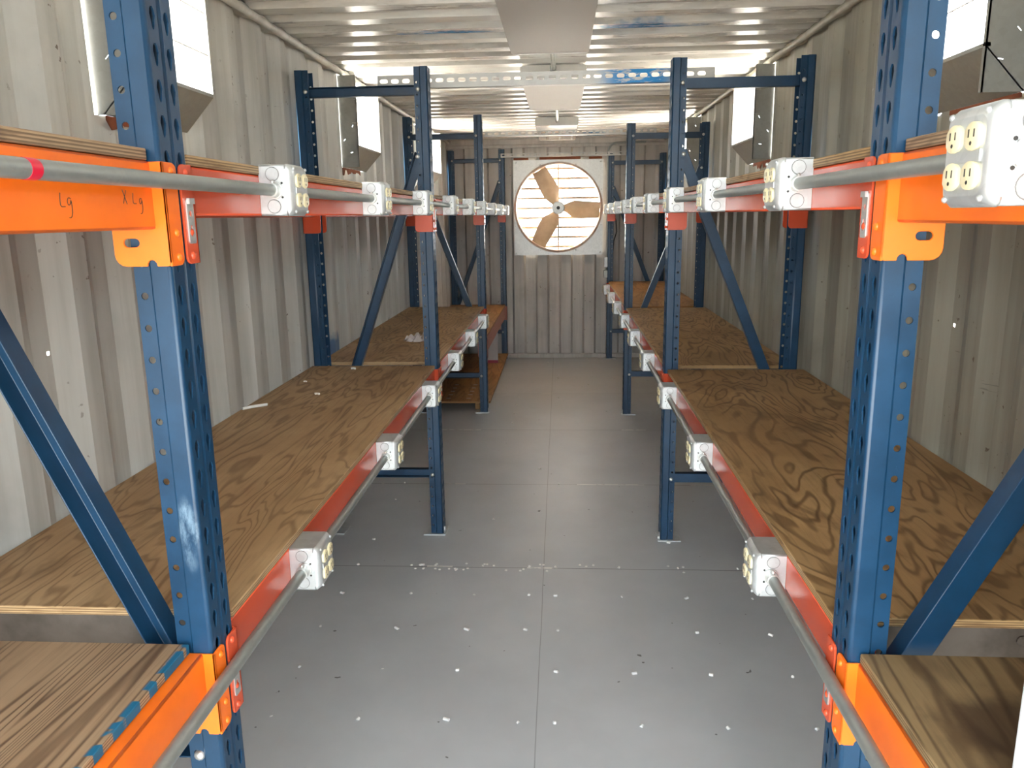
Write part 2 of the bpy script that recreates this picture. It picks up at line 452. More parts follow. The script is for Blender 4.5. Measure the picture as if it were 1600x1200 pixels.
def floor():
    mb = MB(); mb.box((XWL - .03, YB, -.03), (XWR + .03, YF + .05, 0))
    mb.k = 1
    rnd = random.Random(3)
    cols = (-.945, -.645, -.368, -.135, -.021, .257, .53, .80)
    y = -.6; rows = []
    while y < 8.6: rows.append(y); y += .2835
    rows = [2.485 + .2835 * k for k in range(-9, 22)]
    for y in rows:
        for x in cols:
            if rnd.random() < (.08 if y < 3.4 else .78): continue
            mb.cyl((x + rnd.uniform(-.012, .012), y + rnd.uniform(-.01, .01), 0), (x + rnd.uniform(-.012, .012), y, .003), .0062, .005, 8)
    for s_ in (3.30, 3.345):
        for k in range(16):
            x = rnd.uniform(-.7, .6); yy = s_ + rnd.uniform(-.012, .012)
            mb.cyl((x, yy, 0), (x, yy, .003), .0062, .005, 8)
    return mb.mesh('floor', ['floor', 'screw'])
struct(ob('floor', floor()), 'grey painted plywood floor with screw heads')

# door end behind the camera: open doorway, and the yard outside
mb = MB(); mb.box((XWL - .08, YB - .06, 0), (XWL + .05, YB, ZC + .05)); mb.box((XWR - .05, YB - .06, 0), (XWR + .08, YB, ZC + .05)); mb.box((XWL, YB - .06, 2.28), (XWR, YB, ZC + .05))
struct(ob('trim_4', mb.mesh('doorframe', 'wall')), 'steel frame round the open end doors')
mb = MB(); mb.box((XWR - .02, YB - 1.1, .02), (XWR + .02, YB - .065, 2.3))
struct(ob('door_1', mb.mesh('door_1', 'wall_r')), 'steel door leaf swung open beyond the right rack')
mb = MB(); mb.box((-60, -60, -.5), (60, 60, -.25))
struct(ob('ground', mb.mesh('ground', 'concrete')), 'unseen concrete yard, darkened by the door to cut its bounce light')

# ------------------------------------------------------------------ side vents
def window(idx, side, y0, y1):
    sg = 1 if side == 'L' else -1; xw = XWL if side == 'L' else XWR
    xi, xo = xw + sg * .1, xw - sg * .035
    zs, zt = 1.975, WZ1 - .004                                  # sill of the opening, head
    w = bpy.data.objects.new('window_%d' % idx, None); COL.objects.link(w); w.location = (xw, (y0 + y1) / 2, WZ0)
    struct(w, 'sheet metal vent hood high on the %s wall, %s from the camera' % (SIDE[side], ORD[(idx - 1) % 3]))
    o = Vector((xw, (y0 + y1) / 2, WZ0))
    def loc(p): return tuple(Vector(p) - o)
    def bx(mb, a, b):
        a, b = loc(a), loc(b); mb.box(tuple(map(min, a, b)), tuple(map(max, a, b)))
    t = .003
    mb = MB(); sl = []
    for fx, fz, an in ((.30, .86, .9), (.72, .45, 1.1), (.22, .30, .8), (.60, .16, .2)):
        ax, az = xi - o.x + (xo - xi) * (1 - fx) * .72, (zt - WZ0) * fz
        sl.append([(ax + sg * (u_ * math.cos(an) - v_ * math.sin(an)), az + u_ * math.sin(an) + v_ * math.cos(an)) for u_, v_ in ((-.007, -.0014), (.007, -.0014), (.007, .0014), (-.007, .0014))])
    mb.plate([[(xi - o.x, 0), (xo - o.x, 0), (xo - o.x, zt - WZ0), (xi - o.x, zt - WZ0)]] + sl, 1, y0 - o.y, y0 + t - o.y); bx(mb, (xi, y0, WZ0), (xi - sg * .004, y0 + .014, zt))
    ob('near_panel', mb.mesh('near_panel', 'sheet'), w)
    mb = MB(); bx(mb, (xi, y1 - t, zs), (xo, y1, zt))
    mb.prism([(loc((0, y1, p[1]))[0] * 0 + p[0] - o.x, p[1] - o.z) for p in ((xi, zs), (xw, WZ0), (xw, zs))], 1, y1 - t - o.y, y1 - o.y)
    ob('far_panel', mb.mesh('far_panel', 'fixture'), w)
    mb = MB()
    a = [loc(p) for p in ((xi, y0, zs), (xi, y1, zs), (xw, y1, WZ0), (xw, y0, WZ0))]
    mb.loft([a, [(p[0] - sg * .002, p[1], p[2] + .003) for p in a]])
    bx(mb, (xi, y0, zs), (xi - sg * .012, y1, zs + .010))
    ob('sill_apron', mb.mesh('sill_apron', 'sheet'), w)
    for z in (2.10, 2.225):
        mb = MB(); bx(mb, (xi - sg * .004, y0, z), (xi - sg * .03, y1, z + .0045))
        ob('louver_blade', mb.mesh('louver_blade', 'fixture'), w)
    # torch-cut rusty rim of the opening under the hood
    mb = MB(); rnd = random.Random(idx); n = 14
    sheet = []
    lo, hi = y0 - .0, y1 - .16
    top, bot = [], []
    for k in range(n + 1):
        yy = lo + (hi - lo) * k / n
        top.append((xw + sg * .004, yy, WZ0 - .001)); bot.append((xw + sg * .004, yy, WZ0 - .012 - rnd.random() ** 2 * .035))
    mb.loft([[loc(p) for p in top], [loc(p) for p in bot]], caps=False, closed=False)
    mb.loft([[loc((p[0] - sg * .003, p[1], p[2])) for p in top], [loc((p[0] - sg * .003, p[1], p[2])) for p in bot]], caps=False, closed=False)
    ob('rusty_rim', mb.mesh('rusty_rim', 'rust'), w)
i = 1
for sd in 'LR':
    for a, b in WIN[sd]:
        window(i, sd, a, b); i += 1

# ------------------------------------------------------------------ rack uprights
PITCH = .0508
def upright_mesh(h):
    mb = MB()
    n = int((h - .04) / PITCH); z0 = .025
    def strip(p, q, za, zb):
        i = mb.verts([(p[1], p[0], za), (q[1], q[0], za), (q[1], q[0], zb), (p[1], p[0], zb)]); mb.face((i, i + 1, i + 2, i + 3))
    def holed(p, q, hole):
        for r in range(n):
            za = z0 + r * PITCH; ring = []
            for s_, t in [(0, 0), (1 / 3, 0), (2 / 3, 0), (1, 0), (1, 1 / 3), (1, 2 / 3), (1, 1), (2 / 3, 1), (1 / 3, 1), (0, 1), (0, 2 / 3), (0, 1 / 3)]:
                ring.append((p[1] + (q[1] - p[1]) * s_, p[0] + (q[0] - p[0]) * s_, za + t * PITCH))
            hr = []
            for k in range(12):
                hx, hz = hole(math.radians(225 + 30 * k)); s_ = .5 + hx / (math.hypot(q[0] - p[0], q[1] - p[1]))
                hr.append((p[1] + (q[1] - p[1]) * s_, p[0] + (q[0] - p[0]) * s_, za + PITCH / 2 + hz))
            i = mb.verts(ring); j = mb.verts(hr)
            for k in range(12): mb.face((i + k, i + (k + 1) % 12, j + (k + 1) % 12, j + k))
        strip(p, q, 0, z0); strip(p, q, z0 + n * PITCH, h)
    def tear(t):
        c, s_ = math.cos(t), math.sin(t)
        return (.0085 * c * (1 if s_ > -.2 else .62), .0168 * s_)
    def rnd_(t): return (.0058 * math.cos(t), .0058 * math.sin(t))
    A = [(-.036, .062), (-.036, .036), (-.0415, .031), (-.0415, .0055), (-.0405, .0022), (-.0387, .0006), (-.036, 0), (-.0055, 0), (0, .004), (.0055, 0), (.036, 0), (.0387, .0006), (.0405, .0022), (.0415, .0055), (.0415, .031), (.036, .036), (.036, .062)]
    for k in range(len(A) - 1):
        p, q = A[k], A[k + 1]
        if A[k][1] == 0 and A[k + 1][1] == 0: holed(p, q, tear)
        elif k in (0, len(A) - 2): holed(p, q, rnd_)
        else: strip(p, q, 0, h)
    me = mb.mesh('upright', ['blue'], fix=False)
    bm = bmesh.new(); bm.from_mesh(me); bmesh.ops.remove_doubles(bm, verts=bm.verts, dist=1e-5); bm.to_mesh(me); bm.free()
    me.polygons.foreach_set('use_smooth', [max(abs(c) for c in f.normal) < .985 for f in me.polygons])
    return me
UPM = {}
def upright(h, parent, loc, rot):
    if h not in UPM: UPM[h] = upright_mesh(h)
    o = ob('upright', UPM[h], parent, loc, (0, 0, rot))
    s_ = o.modifiers.new('thickness', 'SOLIDIFY'); s_.thickness = .0026; s_.offset = 0
    return o
mb = MB(); mb.box((-.012, -.055, 0), (.10, .055, .006)); FOOT = mb.mesh('foot_plate', 'galv')
mb = MB(); mb.cyl((0, 0, 0), (0, 0, .012), .011, n=6); mb.cyl((0, 0, .012), (0, 0, .03), .006, n=10); ANCH = mb.mesh('anchor_bolt', 'zinc')
mb = MB(); mb.dome((0, 0, 0), (0, -1, 0), .0105, .008); BOLT = mb.mesh('bolt', 'zinc', smooth=True)
def brace(name, root, ua, za, ub, zb, y=0., wd=.040, dp=.034):
    """channel bar between two points of the frame (u across, z up)"""
    a, b = Vector((ua, 0, za)), Vector((ub, 0, zb)); d = (b - a).normalized(); n = Vector((-d.z, 0, d.x))
    a, b = a - d * .018, b + d * .018
    mb = MB(); prof = [(-wd / 2, -dp / 2), (wd / 2, -dp / 2), (wd / 2, dp / 2), (wd / 2 - .003, dp / 2), (wd / 2 - .003, -dp / 2 + .003), (-wd / 2 + .003, -dp / 2 + .003), (-wd / 2 + .003, dp / 2), (-wd / 2, dp / 2)]
    mb.loft([[p + n * q[0] + Vector((0, q[1], 0)) for q in prof] for p in (a, b)])
    o = bevel(ob(name, mb.mesh(name, 'blue'), root, (0, y, 0)), .003)
    for u, z in ((ua, za), (ub, zb)): ob('bolt', BOLT, o, (u, -.0355 - y, z))
    return o
DIAG = {('L', 0): (.045, .72, .56, 1.93), ('R', 0): (.045, .70, .56, 1.72), ('L', 1): (.058, 1.86, .56, .44), ('R', 1): (.058, 1.845, .56, .64),
        ('L', 2): (.045, .63, .56, 2.02), ('R', 2): (.045, .58, .56, 1.92), ('L', 3): (.058, 1.94, .56, .58), ('R', 3): (.058, 1.86, .56, .56)}
HOR = {('L', 0): (.655, 2.17), ('R', 0): (.58, 2.17), ('L', 1): (.318, 2.155), ('R', 1): (.318, 2.146), ('L', 2): (.308, 2.192), ('R', 2): (.331, 2.16), ('L', 3): (.31, 2.172), ('R', 3): (.31, 2.125)}
FDESC = ['cropped by the frame at the near end', 'where the first slotted bar crosses', 'third from the camera', 'against the end wall']
for sd in 'LR':
    for k in range(4):
        lab = ['nearest dark blue rack frame on the %s, tall and cut off by the picture top', 'second dark blue rack frame on the %s, its top brace fully in view',
               'third dark blue rack frame on the %s, beyond the one with the bright slotted bar', 'farthest dark blue rack frame on the %s, close to the end wall by the fan'][k] % SIDE[sd]
        y, h = FRY[sd][k], FRH[sd][k]
        r = thing('rack_frame', lab, 'rack frame', place(sd, 0, y, 0), rz(sd), 'blue pallet rack frames')
        sy = -1 if sd == 'L' else 1                            # local y flips with the half turn
        f = upright(h, r, (0, 0, 0), 0); b = upright(h - .004, r, (.610, 0, 0), PI)
        ob('foot_plate', FOOT, f); ob('foot_plate', FOOT, b)
        ob('anchor_bolt', ANCH, f, (-.004, sy * -.02, .006))
        for z in HOR[sd, k]: brace('horizontal_brace', r, .045, z, .565, z, 0, .044)
        ua, za, ub, zb = DIAG[sd, k]; brace('diagonal_brace', r, ua, za, ub, zb, 0, .046, .040)
        if sd == 'L':                                          # bolt heads face the camera on both rows
            for o in r.children:
                if 'brace' in o.name:
                    for c in o.children: c.location.y = .0355; c.rotation_euler.z = PI

# ------------------------------------------------------------------ crossbeams
PLH = .155
def connector_mesh(color, dirn):
    """hangs on the post; local x towards the wall, y=0 on the post's side face, plate on the side given by dirn"""
    mb = MB(); t = .004
    out = [(-.006, -PLH + .006), (.0, -PLH)]
    notch = [(.026 + .008 * math.cos(a), -PLH + .010 * math.sin(a)) for a in (PI * (1 - k / 6) for k in range(7))]
    out += notch + [(.066, -PLH)] + [(.066 + .018 * math.sin(a), -PLH + .018 - .018 * math.cos(a)) for a in (PI / 2 * k / 4 for k in range(1, 5))] + [(.084, 0), (-.006, 0)]
    slot = [(.055 + .006 * s_ + .0065 * math.cos(a), -PLH + .036 + .0065 * math.sin(a)) for s_, rng in ((1, range(-3, 4)), (-1, range(3, 10))) for a in (PI * k / 6 for k in rng)]
    ya, yb = (0, t) if dirn > 0 else (-t, 0)
    if color != 'orange':
        out = [(-.006, -PLH), (.064, -PLH)] + [(.064 + .016 * math.sin(a), -PLH + .016 - .016 * math.cos(a)) for a in (PI / 2 * k / 4 for k in range(1, 5))] + [(.080, 0), (-.006, 0)]
    mb.plate([out, slot] if color == 'orange' else [out], 1, ya, yb)
    y0, y1 = (-.038, t) if dirn > 0 else (-t, .038)
    poly = rrect(y0, -PLH, y1, 0, .012)
    poly = [(p[0] if not (p[0] > y1 - .013 and dirn > 0 or p[0] < y0 + .013 and dirn < 0) else (y1 if dirn > 0 else y0), p[1]) for p in poly]
    mb.plate([poly], 0, -.006, -.002)
    return mb.mesh('end_connector', color)
CON = {}
mb = MB(); mb.dome((0, 0, 0), (-1, 0, 0), .0065, .005, 10); RIV = {c: None for c in ('orange', 'red', 'brown')}
for c in RIV: RIV[c] = mb.mesh('rivet', c, smooth=True)
mb = MB(); mb.plate([rrect(-.011, -.035, .011, .035, .004), circ(0, .012, .0055, 10), rrect(-.004, -.024, .004, -.006, .002)], 0, -.002, 0)
mb.box((-.006, -.009, .027), (-.001, .009, .036)); CLIP = mb.mesh('safety_clip', 'zinc')
def crossbeam(sd, name_label, y0, y1, ztop, color, hgt=.08, front=True, near_con=True, details=False, group=None):
    """y0, y1: faces of the posts it spans between; ztop: top of beam"""
    L = y1 - y0; ub = 0 if front else .610
    r = thing('crossbeam', name_label, 'beam', place(sd, ub, (y0 + y1) / 2, ztop), rz(sd) + (0 if front else PI), group)
    sg = -1 if (sd == 'L') == front else 1                     # local y sign of world +y
    prof = [(.014, -.004), (.0155, -.0012), (.018, 0), (.056, 0), (.059, -.003), (.059, -hgt + .003), (.056, -hgt), (.0175, -hgt), (.0148, -hgt + .0015), (.014, -hgt + .004)]
    mb = MB(); mb.prism(prof, 1, -L / 2 + .004, L / 2 - .004)
    rail = ob('rail', mb.mesh('rail', color, smooth='axis'), r)
    for end in (-1, 1):
        if end == -1 and not near_con: continue
        wy = sg * end * L / 2; dirn = -1 if wy > 0 else 1
        key = (color, dirn)
        if key not in CON: CON[key] = connector_mesh(color, dirn)
        c = bevel(ob('end_connector', CON[key], r, (0, wy, -.001)), .0012, 1)
        if details:
            yy = -dirn * .020
            for z in (-.013, -.105, -.142): ob('rivet', RIV[color], c, (-.0055, yy, z))
            if details == 'clip' or end == -1:
                if color != 'orange': ob('safety_clip', CLIP, c, (-.006, yy + dirn * .002, -.088))
    return r
HW = .0436
EDGE = {'L': -.27, 'R': -.27}
BEAMS = {}
for sd in 'LR':
    S = SIDE[sd]
    for lv in ('up', 'low'):
        LV = {'up': 'upper', 'low': 'lower'}[lv]
        z = ZT[sd, lv] - PLYT
        Y = FRY[sd]
        lab = 'bright orange beam under the nearest %s shelf on the %s%s' % (LV, S, ', marked in black marker' if (sd, lv) == ('L', 'up') else '')
        BEAMS[sd, lv, 0] = crossbeam(sd, lab, EDGE[sd], Y[0] - HW, z, 'orange', .10, near_con=False, details=True, group='orange front beams')
        for k in range(3):
            zz, col, hg = z, 'red', .08
            if (sd, lv, k) == ('L', 'low', 2): zz, col, hg = .622 - PLYT, 'brown', .13
            lab = ['red beam along the front of the %s %s shelf between first and second blue posts',
                   'red beam along the front of the %s %s shelf between second and third blue posts',
                   'red beam along the front of the %s %s shelf between third and last blue posts'][k] % (S, LV)
            if col == 'brown': lab = 'brownish red beam on the left near the end wall, set lower than the others'
            BEAMS[sd, lv, k + 1] = crossbeam(sd, lab, Y[k] + HW, Y[k + 1] - HW, zz, col, hg, details=(k < 2), group='red front beams')
        if lv == 'up':
            for k in range(2):
                lab = ['red rear beam by the wall below the %s upper shelf, first to second frame', 'red rear beam by the wall below the %s upper shelf, second to third frame'][k] % S
                crossbeam(sd, lab, Y[k] + HW, Y[k + 1] - HW, z, 'red', .08, front=False, group='red rear beams')

# marker writing on the near left orange beam: Lg and X Lg
bo = BEAMS['L', 'up', 0]
def ink_strokes(strokes):
    mb = MB()
    for st in strokes:
        pts = [bo.matrix_basis.inverted() @ Vector((FX['L'] - .0138, y, z)) for y, z in st]
        if len(pts) > 2:                                        # round off the hand-drawn corners
            out = [pts[0]]
            for a, b, c in zip(pts, pts[1:], pts[2:]):
                out += [(a + b * 3) / 4 if len(out) > 0 else b, (b * 6 + a + c) / 8, (b * 3 + c) / 4]
            pts = out + [pts[-1]]
        mb.tube(pts, .00055, 5)
    return mb.mesh('handwriting', 'ink')
def glyph(strokes, y, z, s_): return [[(y + a * s_, z + b * s_) for a, b in st] for st in strokes]
gL = [[(.1, 1), (.0, .5), (.0, 0), (.55, .02)]]
gg = [[(.5, .55), (.25, .66), (.05, .4), (.15, .1), (.42, .2), (.5, .55), (.56, .0), (.5, -.5), (.3, -.75), (.1, -.72)]]
gX = [[(0, 1), (.25, .5), (.5, -.05)], [(.5, .95), (.25, .5), (0, 0)]]
for st in (glyph(gL, .944, 1.606, .017) + glyph(gg, .957, 1.606, .018), glyph(gX, 1.086, 1.612, .019) + glyph(gL, 1.112, 1.612, .015) + glyph(gg, 1.128, 1.610, .016)):
    wr = ob('handwriting', ink_strokes(st), bo); wr['label'] = 'black marker handwriting'

# ------------------------------------------------------------------ plywood
def ply(sd, lab, y0, y1, ztop, mat, setb=.010, back=.628, group='plywood shelves'):
    back = BKF(sd, y1)
    c = place(sd, (setb + back) / 2, (y0 + y1) / 2, ztop - PLYT)
    w = (back - setb) / 2; l = (y1 - y0) / 2
    mb = MB(); mb.box((-w, -l, .001), (w, l, PLYT))
    o = ob('plywood_shelf', mb.mesh('plywood_shelf', mat), None, c, (0, 0, 0 if sd == 'L' else TILT))
    return tag(bevel(o, .0012, 1), lab, 'shelf', group)
YL, YR = FRY['L'], FRY['R']
def BKF(sd, y): return .618 if sd == 'L' else XWR - .006 - FX['R'] + TILT * y
for sd in 'LR':
    S = SIDE[sd]; Y = FRY[sd]; bk = .618
    for lv in ('up', 'low'):
        z = ZT[sd, lv]; up = lv == 'up'
        m1 = 'ply_blue' if (sd, lv) == ('L', 'low') else 'ply3'
        lab = {('L', 'low'): 'weathered plywood shelf nearest on the left with blue paint along its front edge', ('R', 'low'): 'stained, shade-darkened plywood shelf nearest on the lower right behind the orange beam',
               ('L', 'up'): 'plywood shelf edge above the upper left orange beam', ('R', 'up'): 'plywood shelf edge above the upper right orange beam'}[sd, lv]
        ply(sd, lab, EDGE[sd] + .03, Y[0] - HW - .004, z, m1 if not (sd == 'R' and lv == 'low') else 'ply_stain_shade', .036 if (sd, lv) == ('L', 'low') else .016, bk)
        lab = {'up': 'plywood shelf edge above the %s upper red beam, first to second blue post', 'low': 'wide grained plywood shelf at lower %s between first and second blue posts'}[lv] % S
        ply(sd, lab, Y[0] + HW + .03, Y[1] - HW - .002, z, 'ply' if sd == 'L' else 'ply2', .012, bk)
        if (sd, lv) == ('L', 'low'):
            ply(sd, 'short plywood shelf piece on the lower left just beyond the second blue post', Y[1] + HW + .012, 4.390, z, 'ply', .012, bk)
            ply(sd, 'lower left plywood piece under the crumpled plastic film, up to third post', 4.394, Y[2] - HW - .002, z, 'ply2', .012, bk)
        else:
            lab = {'up': 'plywood shelf edge above the %s upper red beam, second to third blue post', 'low': 'dark stained plywood shelf at lower %s between second and third blue posts'}[lv] % S
            ply(sd, lab, Y[1] + HW + .012, Y[2] - HW - .002, z, 'ply2', .012, bk)
        zz = .622 if (sd, lv) == ('L', 'low') else z
        lab = {('L', 'up'): 'plywood shelf edge at upper left beside the fan, by the end wall', ('R', 'up'): 'plywood shelf edge at upper right beside the fan, by the end wall',
               ('L', 'low'): 'reddish plywood shelf set lower at the far left end', ('R', 'low'): 'bright orange-brown plywood shelf at the far lower right end'}[sd, lv]
        ply(sd, lab, Y[2] + HW + .012, Y[3] - HW - .002, zz, 'orangeply', .012, bk)
    # board showing under the near edge of the second bay's shelf
    z = ZT[sd, 'low'] - PLYT
    mb = MB(); mb.box((-.26, -.02, -.075), (.26, .02, 0)); mb.dome((.02, -.02 if sd == 'R' else .02, -.03), (0, -1 if sd == 'R' else 1, 0), .011, .006)
    o = ob('support_board', mb.mesh('support_board', 'oldwood'), None, place(sd, .335, Y[0] + HW + .065, z - .0005), (0, 0, 0 if sd == 'L' else TILT))
    tag(bevel(o), 'dark weathered board under the near edge of the lower %s plywood' % S, 'board', 'boards under the shelves')

# ------------------------------------------------------------------ outlet boxes and conduit
BW, BD = .1016, .054
def tpl_box():
    mb = MB()
    mb.prism(rrect(-BW / 2, -BW / 2, BW / 2, BW / 2, .004, 3), 0, 0, BD)
    box = mb.mesh('back_box', 'galv', smooth='axis')
    mb = MB(); h = BW / 2 + .001
    rings = []
    for hh, x, r in ((h, BD, .010), (h, BD + .004, .010), (h - .006, BD + .013, .012), (h - .012, BD + .016, .012)):
        rings.append([(x, p[0], p[1]) for p in rrect(-hh, -hh, hh, hh, r, 4)])
    mb.loft(rings); mb.box((BD + .0155, -.034, -.006), (BD + .0175, .034, .006))
    for y in (-.037, .037):
        for z in (-.043, .043): mb.dome((BD + .0135, y, z), (1, 0, 0), .004, .004, 8)
    cover = mb.mesh('cover_plate', 'galv', smooth='axis')
    mb = MB(); x = BD + .015
    for zc in (-.0195, .0195):
        mb.k = 0
        pts = [(max(-.0155, min(.0155, .0175 * math.cos(t))), zc + .0145 * math.sin(t)) for t in (2 * PI * k / 24 for k in range(24))]
        mb.loft([[(x, p[0], p[1]) for p in pts], [(x + .0045, p[0], p[1]) for p in pts], [(x + .0055, p[0] * .9, zc + (p[1] - zc) * .9) for p in pts]])
        mb.k = 1
        for y in (-.0055, .0055): mb.box((x + .005, y - .0011, zc - .001), (x + .0058, y + .0011, zc + .007))
        mb.cyl((x + .005, 0, zc - .007), (x + .0058, 0, zc - .007), .0022, n=8)
    rec = mb.mesh('duplex_receptacle', ['ivory', 'slot'], smooth=True)
    mb = MB(); mb.cyl((0, 0, 0), (0, -.004, 0), .0175, n=16); mb.cyl((0, -.004, 0), (0, -.026, 0), .0148, n=16); mb.dome((.0, -.016, .0145), (.3, 0, 1), .004, .006, 8)
    con = mb.mesh('conduit_connector', 'zinc', smooth=True)
    mb = MB(); mb.k = 1
    mb.loft([[(r * math.cos(t), y, r * math.sin(t)) for t in (2 * PI * k / 20 for k in range(20))] for r, y in ((.0142, 0), (.0142, -.0004), (.0132, -.0004))], caps=False)
    mb.k = 0; mb.loft([[(r * math.cos(t), y, r * math.sin(t)) for t in (2 * PI * k / 20 for k in range(20))] for r, y in ((.0132, -.0002), (.0128, -.0012), (.004, -.0009))])
    kn = mb.mesh('knockout', ['galv', 'groove'], smooth=True)
    mb = MB(); mb.cyl((0, 0, 0), (0, -.0006, 0), .0024, n=8); hole = mb.mesh('screw_hole', 'slot')
    return box, cover, rec, con, kn, hole
TB = tpl_box()
CX = .0365                                        # conduit axis out from the beam face
UB = .0135                                        # beam face in from the post face
def outlet_box(sd, y, z, label, ends=(True, True), group=None):
    # local +x points into the aisle
    r = thing('outlet_box', label, 'electrical box', place(sd, UB, y, z), 0 if sd == 'L' else PI + TILT, group)
    b = ob('back_box', TB[0], r)
    ob('cover_plate', TB[1], r)
    for yy in (-.0195, .0195): ob('duplex_receptacle', TB[2], r, (0, yy, 0))
    near = 1 if sd == 'L' else -1                # local -y is the camera side for the left row
    for e, on in zip((1, -1), ends):
        if on: ob('conduit_connector', TB[3], r, (CX - .004, -near * e * BW / 2, 0), (0, 0, 0 if near * e > 0 else PI))
    for zz in (-.032, .032): ob('knockout', TB[4], b, (CX - .008, -near * BW / 2, zz), (0, 0, 0 if near > 0 else PI))
    for zz in (-.014, .014): ob('screw_hole', TB[5], b, (.047, -near * BW / 2, zz), (0, 0, 0 if near > 0 else PI))
    return r
def conduit(sd, y0, y1, z, label, group):
    mb = MB(); L = (y1 - y0) / 2; mb.cyl((0, -L, 0), (0, L, 0), .0117, n=18)
    o = ob('conduit', mb.mesh('conduit', 'emt', smooth=True), None, place(sd, UB - CX + .004, (y0 + y1) / 2, z), (0, 0, 0 if sd == 'L' else TILT))
    return tag(o, label, 'conduit', group)
rows = {('L', 'up'): [1.600 + .846 * k for k in range(9)], ('L', 'low'): [1.600, 2.450, 3.325, 4.145, 4.955, 5.76],
        ('R', 'up'): [.825, 1.615] + [2.455 + .846 * k for k in range(8)], ('R', 'low'): [1.625, 2.495, 3.34, 4.19, 5.02] + [5.85 + .84 * k for k in range(4)]}
ZBX = {('L', 'up'): 1.645, ('L', 'low'): .811, ('R', 'up'): 1.640, ('R', 'low'): .798}
for (sd, lv), ys in rows.items():
    S, LV = SIDE[sd], {'up': 'upper', 'low': 'lower'}[lv]; z = ZBX[sd, lv]; n = len(ys)
    for k, y in enumerate(ys):
        last = k == n - 1
        pos = ('nearest' if k == 0 else 'farthest' if last else ORD[k])
        lab = '%s galvanised outlet box%s along the %s %s beam' % (pos, ' from the camera' if not (k == 0 or last) else '', S, LV)
        if (sd, lv, k) == ('R', 'up', 0): lab = 'large galvanised outlet box at upper right edge, its four ivory sockets facing the aisle'
        if (sd, lv) == ('L', 'low') and last: lab = 'farthest galvanised outlet box along the left lower beam, before the third post'
        outlet_box(sd, y + BW / 2, z, lab, (True, not last), 'outlet boxes on the %s %s beam' % (S, LV))
        y0 = (EDGE[sd] + .05) if k == 0 else ys[k - 1] + BW + .006
        lab = ('grey conduit from the picture edge to the nearest %s %s outlet box' % (S, LV) if k == 0 else
               'grey conduit on the %s %s beam between %s and %s outlet boxes' % (S, LV, ORD[k - 1], ORD[k]))
        if (sd, lv, k) == ('L', 'up', 0): lab = 'grey conduit with a band of red tape, on the upper left orange beam'
        c = conduit(sd, y0, y - .006, z, lab, 'conduit lengths on the %s %s beam' % (S, LV))
        if (sd, lv, k) == ('L', 'up', 0):
            mb = MB(); mb.cyl((0, -.009, 0), (0, .009, 0), .0122, n=18)
            tp = ob('tape_band', mb.mesh('tape_band', 'tape', smooth=True), c, (0, .845 - (y0 + y - .006) / 2, 0)); tp['label'] = 'red tape band'

# ------------------------------------------------------------------ slotted bars across the aisle
def slotted(lab, x0, x1, y, z0, hgt):
    mb = MB(); n = int((x1 - x0) / .052); loops = [[(x0, z0), (x1, z0), (x1, z0 + hgt), (x0, z0 + hgt)]]
    zc = z0 + hgt * .55; a, b = .0085, .0095
    for k in range(n):
        cx = x0 + .03 + k * .052
        loops.append([(cx + a * s_ + b * math.cos(t), zc + b * math.sin(t)) for s_, rg in ((1, range(-3, 4)), (-1, range(3, 10))) for t in (PI * q / 6 for q in rg)])
    mb.plate(loops, 1, y - .0015, y + .0015); mb.box((x0, y, z0), (x1, y + .038, z0 + .003))
    o = ob('hanging_bar', mb.mesh('hanging_bar', 'strut'))
    return tag(o, lab, 'metal bar', 'slotted bars across the aisle')
slotted('long slotted steel bar tying the second blue frames, smeared with blue paint', -.845, .700, 3.782, 2.172, .058)
slotted('slotted steel bar tying the third blue frames, seen against the farthest light', -.885, .74, 6.292, 2.190, .037)
slotted('slotted steel bar above the fan tying the last blue frames', -.63, .76, 8.59, 2.195, .04)

# ------------------------------------------------------------------ ceiling lights
def fixture(lab, y0, y1, x=-.045, lens='lens'):
    w = .18; zb, zt = 2.318, 2.388
    r = thing('ceiling_light', lab, 'light', (x, (y0 + y1) / 2, zb), 0, 'ceiling lights'); L = (y1 - y0) / 2
    mb = MB(); mb.prism([(-w, .018), (w, .018), (w, .045), (w * .8, zt - zb), (-w * .8, zt - zb), (-w, .045)], 1, -L + .004, L - .004)
    ob('housing', mb.mesh('housing', 'fixture'), r)
    mb = MB(); mb.prism([(-w, .0), (w, .0), (w, .018), (-w, .018)], 1, -L + .006, L - .006)
    bevel(ob('lens', mb.mesh('lens', lens), r), .004, 3)
    for e in (-1, 1):
        mb = MB(); mb.prism(rrect(-w - .002, -.003, w + .002, zt - zb - .003, .02), 1, e * L - .005, e * L + .005)
        bevel(ob('end_cap', mb.mesh('end_cap', 'fixture'), r), .003)
    return r
fixture('nearest flat ceiling light, cut off by the picture top', 2.56, 3.84)
fixture('middle flat ceiling light above the long slotted bar', 4.50, 5.82, -.035)
fixture('farthest flat ceiling light, its underside glaring white by the fan', 6.80, 8.10, -.025, 'glossy_lens')
def ceil_conduit(lab, y0, y1, x):
    mb = MB(); mb.tube([(x, y0, 2.365), (x, (y0 + y1) / 2, 2.372), (x, y1, 2.355)], .0125, 12)
    mb.cyl((x, y1 - .06, 2.36), (x, y1, 2.355), .018, n=12); mb.cyl((x, y0, 2.365), (x, y0 + .05, 2.366), .018, n=12)
    mb.box((x - .03, (y0 + y1) / 2 - .012, 2.384), (x + .03, (y0 + y1) / 2 + .012, 2.39))
    tag(ob('conduit', mb.mesh('conduit', 'emt', smooth=True)), lab, 'conduit', 'conduits between the ceiling lights')
ceil_conduit('short grey conduit on the ceiling between nearest and middle lights', 3.845, 4.495, -.035)
ceil_conduit('short grey conduit on the ceiling between middle and farthest lights', 5.825, 6.795, -.02)

